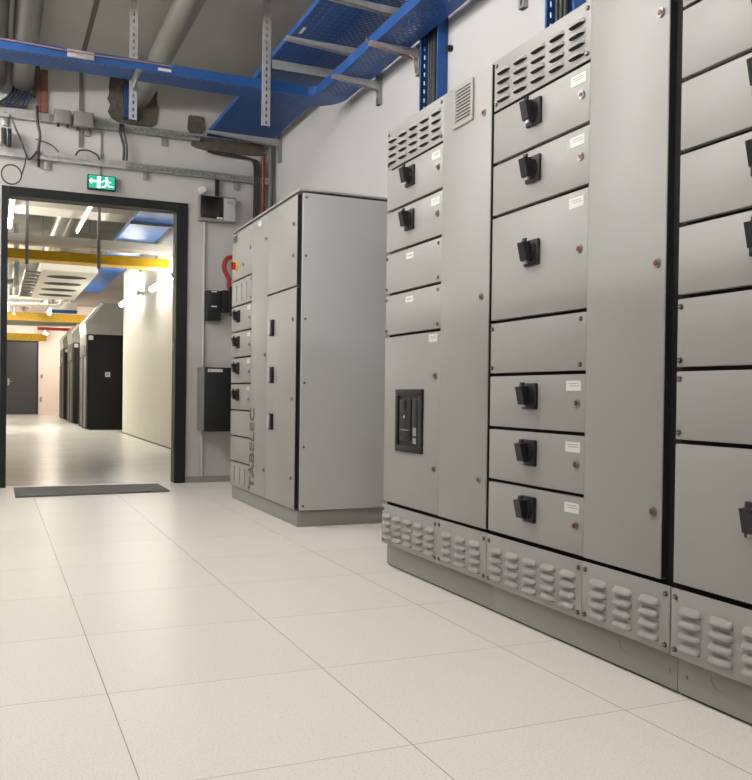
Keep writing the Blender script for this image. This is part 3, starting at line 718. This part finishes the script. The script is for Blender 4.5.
# ------------------------------------------------------------------ far room contents
def traythrough(y, z0, z1, x0, x1, m, label, wid=.3, name='cable_tray'):
    t = thing(name, label, 'cable tray', ((x0+x1)/2, y, z0))
    for yy in (y, y+wid): MB([m]).box(x0, x1, yy-.002, yy+.002, z0, z1).box(x0, x1, yy-.002, yy+.012, z1, z1+.003).build('side_rail', t)
    MB([m]).box(x0, x1, y+.0025, y+wid-.0025, z0, z0+.003).build('tray_bottom', t)
    r = MB([m])
    n = int((x1-x0)/.12)
    for k in range(n): r.box(x0+.04+k*.12, x0+.07+k*.12, y-.006, y-.0021, z0+.01, z1-.01)
    r.build('rib', t)['kind'] = 'stuff'
    return t
traythrough(12.30, 2.500, 2.622, -.9, 2.20, 'yellow', 'yellow cable tray crossing the corridor beyond the doorway, nearest and lowest of the near pair')
traythrough(12.28, 2.715, 2.815, -.9, 2.24, 'cream', 'pale galvanised tray crossing the corridor directly above the nearest yellow tray')
traythrough(22.0, 2.42, 2.60, -.9, 1.95, 'yellow', 'yellow cable tray crossing deeper in the corridor above the cooling units')
traythrough(28.5, 2.30, 2.50, -.9, 1.45, 'yellow', 'farthest yellow tray, low before the end wall')
traythrough(24.95, 2.52, 2.64, .85, 2.3, 'cream', 'long pale tray between the two farther yellow trays')
for x, l in ((.375, 'left steel hanger of the nearest corridor trays'), (1.265, 'right steel hanger of the nearest corridor trays')):
    tag(MB(['galv']).box(x-.02, x+.02, 12.235, 12.262, 2.42, FH-.001).build('hanger_channel', at=(x, 12.25, FH)), l, 'hanger')
t = thing('cable_tray', 'wide blue tray along the corridor right wall, seen through the top of the doorway', 'cable tray', (1.98, 12, UB))
MB(['blue']).box(1.66, 2.20, 8.02, 21.0, UB, UB+.003).build('tray_bottom', t)
MB(['blue']).box(1.657, 1.6599, 8.02, 21.0, UB-.001, UB+.06).build('side_rail', t)
MB(['blue']).box(2.2001, 2.203, 8.02, 21.0, UB-.001, UB+.06).build('side_rail', t)
for y in (9.2, 10.7, 12.0, 13.6, 15.2):
    tag(MB(['galv']).box(1.63, 2.259, y-.02, y+.02, UB-.045, UB-.002).box(2.225, 2.259, y-.025, y+.025, UB-.25, UB-.0455).build('cantilever_bracket', at=(2.2, y, UB)), 'grey steel arm under the blue corridor tray', 'bracket', 'arms under the blue corridor tray')
# white ceiling unit
t = thing('fan_coil_unit', 'long white ceiling unit with dark oval openings hanging below the nearest yellow tray', 'fan coil unit', (1.0, 16.3, 2.58))
MB(['cream']).box(.64, 1.44, 14.0, 18.4, 2.585, 2.72, 0, .01).build('casing', t)
g = MB(['acgrey']); 
for k in range(9): g.box(.44, .638, 14.3+k*.45, 14.55+k*.45, 2.585, 2.60)
g.box(.42, .44, 14.2, 18.3, 2.58, 2.66); g.build('louvre_rack', t)
for k in range(4):
    y = 14.7+k*.95
    o = MB(["acblack"]).prism([(1.04+.30*math.cos(a), y+.20*math.sin(a), 2.5845) for a in [2*math.pi*q/28 for q in range(28)]], (0, 0, -.004), 0).build('fan_opening', t)
for x in (.7, 1.4): MB(['galv']).cyl((x, 15.0, 2.7205), (x, 15.0, FH-.002), .008).build('hanger_rod', t)
# wall lamps
def tube(name, p0, p1, r, label, m='tube_wall', hous=True, group=None, cat='lamp'):
    p0, p1 = Vector(p0), Vector(p1)
    t = thing(name, label, cat, tuple((p0+p1)/2), group)
    MB([m]).cyl(p0, p1, r, None, 16).build('tube', t)
    d = (p1-p0).normalized()
    MB(['lampmetal']).cyl(p0-d*.03, p0-d*.001, r*1.1).build('end_cap', t)
    MB(['lampmetal']).cyl(p1+d*.001, p1+d*.03, r*1.1).build('end_cap', t)
    if hous == 'wall': MB(['lampmetal']).box(p0.x+r+.002, FX1-.0005, p0.y, p1.y, p0.z-.03, p0.z+.03).build('housing', t)
    if hous == 'top':
        MB(['lampmetal']).box(p0.x-.03, p0.x+.03, p0.y, p1.y, p0.z+r+.002, p0.z+r+.03).build('housing', t)
        MB(['galv']).cyl((p0.x, (p0.y+p1.y)/2, p0.z+r+.031), (p0.x, (p0.y+p1.y)/2, FH-.001), .006).build('hanger_rod', t)
    return t
tube('wall_lamp', (2.17, 11.8, 2.345), (2.17, 13.55, 2.345), .036, 'bright tube lamp on the corridor right wall, nearer of the two', hous='wall', group='tube lamps on the corridor wall')
tube('wall_lamp', (2.17, 14.9, 2.42), (2.17, 17.0, 2.42), .040, 'bright tube lamp on the corridor right wall, farther of the two', hous='wall', group='tube lamps on the corridor wall')
tube('ceiling_lamp', (.195, 12.0, 3.20), (.195, 14.1, 3.20), .022, 'tube lamp at the left of the corridor ceiling beside the door jamb', m='tube_wall', hous='top')
tube('ceiling_lamp', (1.14, 12.0, 3.20), (1.14, 14.1, 3.20), .010, 'thin tube lamp at the middle of the corridor ceiling above the trays', m='tube_thin', hous='top')
tube('ceiling_lamp', (1.10, 19.5, 2.50), (1.10, 20.6, 2.50), .04, 'small bright lamp hanging beyond the white ceiling unit', m='tube_far', hous='top')
tube('ceiling_lamp', (1.50, 29.2, 2.62), (1.50, 30.3, 2.62), .05, 'warm tube lamp deep in the corridor near the end wall', m='tube_warm', hous='top')
tube('ceiling_lamp', (-.6, 18.0, 3.0), (-.6, 20.0, 3.0), .05, 'added unseen tube lamp deeper in the corridor behind the left jamb', m='tube_far', hous='top')  # added to lift the corridor's ambient light, hidden by the jamb
tube('ceiling_lamp', (-.6, 24.0, 3.0), (-.6, 26.0, 3.0), .05, 'added unseen tube lamp far down the corridor behind the left jamb', m='tube_far', hous='top')  # second hidden lamp added for corridor ambient light
# hanging sign box
t = thing('hanging_sign', 'white and blue lit box hanging in the corridor beyond the small lamp', 'sign', (1.34, 18.9, 2.36))
MB(['cream']).box(1.24, 1.55, 19.0, 19.06, 2.44, 2.60, 0, .004).build('panel', t)
MB(['blue']).box(1.05, 1.55, 18.98, 19.10, 2.375, 2.439, 0, .004).build('base', t)
MB(['galv']).cyl((1.4, 19.03, 2.6005), (1.4, 19.03, FH-.002), .006).build('hanger_rod', t)
# cooling units
def cooler(y0, y1, label, first):
    t = thing('cooling_unit', label, 'cooling unit', (2.1, (y0+y1)/2, 0), 'black cooling cabinets in the corridor')
    MB(['acblack']).box(1.745, 2.60, y0, y1, .02, 1.955, 0, .004).build('body', t)
    MB(['charcoal']).box(1.80, 2.58, y0+.02, y1-.02, 0, .0198).build('plinth', t)
    w = (y1-y0)/2
    for k in range(2):
        d = MB(['acgrey']).box(1.715, 1.743, y0+k*w+.012, y0+(k+1)*w-.20, .05, 1.50, 0, .003).build('door', t)
        MB(['acblack']).box(1.709, 1.743, y0+(k+1)*w-.19, y0+(k+1)*w-.012, .03, 1.50).build('door_edge', t)
    MB(['acgrey']).box(1.715, 1.743, y0+.012, y1-.012, 1.52, 1.94, 0, .003).build('control_fascia', t)
    MB(['chrome']).box(1.700, 1.7145, y0+.25, y0+.55, 1.56, 1.72).build('display', t)
    MB(['white']).box(1.76, 1.85, y0-.003, y0-.0005, 1.84, 1.93).build('sticker', t)
    if first: MB(['white', 'ink']).box(2.09, 2.19, y0-.003, y0-.0005, 1.09, 1.19).box(2.11, 2.17, y0-.0035, y0-.0031, 1.12, 1.16, 1).build('sign_plate', t)
    h = MB(['hood', 'cream'])
    a = [(1.72, y0, 1.957), (2.60, y0, 1.957), (2.60, y0+.1, 2.62), (2.02, y0+.1, 2.62), (1.69, y0, 2.22)]
    h.prism(a, (0, y1-y0-.1, 0), 0)
    h.prism([(1.683, y0-.006, 2.20), (1.72, y0-.006, 2.17), (2.06, y0+.094, 2.60), (2.00, y0+.094, 2.62)], (0, .004, 0), 1)  # pale strip paints the lit front edge of the hood
    h.build('fabric_hood', t)
    return t
cooler(18.8, 20.3, 'black cooling cabinet with grey doors and white sign plate, nearest in the corridor', True)
cooler(22.3, 23.8, 'black cooling cabinet standing behind the nearest one in the corridor', False)
cooler(25.3, 26.6, 'farthest black cooling cabinet, only a sliver visible at the corridor end', False)
# piping on the left of the far room
rp = random.Random(3)
specs = [(-.35, 17.0, 2.72, .05, 'galv'), (.55, 18.9, 2.50, .04, 'cream'), (.30, 19.8, 2.62, .06, 'galv'), (.50, 21.0, 2.75, .05, 'pipe'), (.75, 21.2, 2.86, .05, 'cream')]
words = ['lowest grey', 'thin cream', 'thick grey', 'silver foil', 'upper cream']
for (x, y, z, r, m), wd in zip(specs, words):
    tag(MB([m]).tube([(-1.2, y, z), (x+.6, y, z), (x+.68, y+.03, z+.05), (x+.7, y+.05, z+.2), (x+.7, y+.05, FH-.01)], r, 12).build('service_pipe', at=(x, y, z)), wd + ' pipe bending up to the ceiling behind the left end of the corridor trays', 'pipe')
for i, (x, y, z0) in enumerate(((.24, 20.2, 2.45), (.40, 21.6, 2.5), (.33, 16.2, 2.55))):
    tag(MB(['galvb' if i else 'galv']).cyl((x, y, z0), (x, y, FH-.01), .045, None, 14).build('drop_pipe', at=(x, y, FH)), ['grey', 'pale', 'shiny'][i] + ' vertical pipe hanging at the left of the corridor ' + ['above the cooling level', 'behind the yellow tray', 'close to the white unit'][i], 'pipe')
tag(MB(['pipe']).tube([(-1.2, 24.5, 2.60), (.9, 24.5, 2.60), (2.1, 24.5, 2.66)], .14, 20).build('ventilation_duct', at=(.5, 24.5, 2.6)), 'thick pale duct crossing the corridor between the two farther yellow trays', 'duct')
tag(MB(['pipe']).tube([(.95, 13.6, 3.42), (.95, 30.9, 3.42)], .11, 24).build('ventilation_duct', at=(.8, 10, 3.4)), 'round duct along the corridor ceiling left of the middle lamp', 'duct')
tag(MB(['red']).box(1.15, 2.2, 27.4, 27.6, 2.56, 2.64).build('fire_pipe', at=(1.6, 27.5, 2.6)), 'red pipe crossing just above the farthest yellow tray', 'pipe')

# ------------------------------------------------------------------ near room luminaires and an opposite row added to block light (outside the frame)
def luminaire(x, y0, y1, z, label, m='tube_near', r=.02):
    t = thing('ceiling_luminaire', label, 'lamp', (x, (y0+y1)/2, z))
    MB(['lampmetal']).box(x-.03, x+.03, y0, y1, z+r+.004, z+r+.04, 0, .005).build('housing', t)
    MB([m]).cyl((x, y0+.03, z), (x, y1-.03, z), r, None, 12).build('tube', t)
    for yy in (y0, y1): MB(['lampmetal']).box(x-.02, x+.02, yy-.012, yy+.012, z-.02, z+r+.003).build('lamp_holder', t)
    for yy in (y0+.2, y1-.2): MB(['galv']).cyl((x, yy, z+r+.041), (x, yy, HC-.001), .005).build('hanger_rod', t)
luminaire(.35, .9, 2.4, 3.05, 'tube lamp over the aisle, nearest the camera')
luminaire(.35, 2.7, 4.2, 3.05, 'tube lamp over the aisle, halfway to the doorway')
luminaire(.35, -1.2, .3, 3.05, 'tube lamp over the aisle, behind the camera')
luminaire(-.75, 4.3, 5.8, 3.05, 'added unseen tube lamp left of the aisle, nearer of the pair before the doorway')  # unseen lamp added to brighten rear floor, ceiling and cabinet side
luminaire(-.75, 6.0, 7.5, 3.05, 'added unseen tube lamp left of the aisle, right before the back wall')  # unseen lamp added to lift the back wall and far floor
luminaire(-1.25, 5.0, 6.5, 3.05, 'added unseen tube lamp farthest left of the aisle, beside the row end')  # extra unseen lamp added for a brighter floor near the doorway
for y, l in ((-2.2, 'behind the camera'), (-.2, 'level with the camera'), (1.8, 'beyond the camera'), (3.8, 'near the middle of the room')):
    luminaire(-3.3, y, y+1.7, 2.52, 'added unseen tube lamp behind the added cabinet row, ' + l, m='tube_added_left')  # added unseen lamps, set low to throw a shadow line on the panels
for i in range(7):
    y0 = -2.6+i*1.2; t = thing('added_shade_cabinet', 'added unseen grey cabinet that blocks light opposite the switchgear, ' + ['first', 'second', 'third', 'fourth', 'fifth', 'sixth', 'seventh'][i] + ' from the front wall', 'cabinet', (-1.9, y0+.6, 0))  # unseen cabinets added to block the left lamps and shade the lower panels
    MB(['side']).box(-2.2, -1.622, y0, y0+1.198, .1, 2.05, 0, .003).build('body', t)
    MB(['plinth']).box(-2.18, -1.63, y0, y0+1.198, 0, .099).build('plinth', t)
    for k in range(2):
        d = MB(['paint']).box(-1.620, -1.60, y0+.004+k*.6, y0+.594+k*.6, .11, 2.04, 0, .002).build('door', t)
        MB(['black2']).box(-1.599, -1.575, y0+.05+k*.6, y0+.08+k*.6, .95, 1.15, 0, .003).build('handle', d)

# ------------------------------------------------------------------ world, camera, view
w = bpy.data.worlds.new('world'); S.world = w; w.use_nodes = True
w.node_tree.nodes['Background'].inputs[0].default_value = (.5, .5, .5, 1); w.node_tree.nodes['Background'].inputs[1].default_value = .02
f, yaw, pit, roll, hh, dx, dy = 878.686, .412218, -.010553, .013330, .794291, 2.07106, 14.19425
F = Vector((math.sin(yaw)*math.cos(pit), math.cos(yaw)*math.cos(pit), math.sin(pit)))
R = Vector((math.cos(yaw), -math.sin(yaw), 0)); U = R.cross(F)
R2 = R*math.cos(roll)+U*math.sin(roll); U2 = -R*math.sin(roll)+U*math.cos(roll)
cam = bpy.data.cameras.new('camera'); co = bpy.data.objects.new('camera', cam); COL.objects.link(co)
cam.sensor_fit = 'HORIZONTAL'; cam.sensor_width = 36; cam.lens = f/752*36
cam.shift_x = -dx/752; cam.shift_y = dy/752; cam.clip_start = .05; cam.clip_end = 100
m4 = Matrix((( R2.x, U2.x, -F.x, 0), (R2.y, U2.y, -F.y, 0), (R2.z, U2.z, -F.z, hh), (0, 0, 0, 1)))
co.matrix_world = m4
S.camera = co
S.view_settings.view_transform = 'Standard'; S.view_settings.look = 'None'; S.view_settings.gamma = 1
S.view_settings.use_curve_mapping = False; S.view_settings.exposure = 0
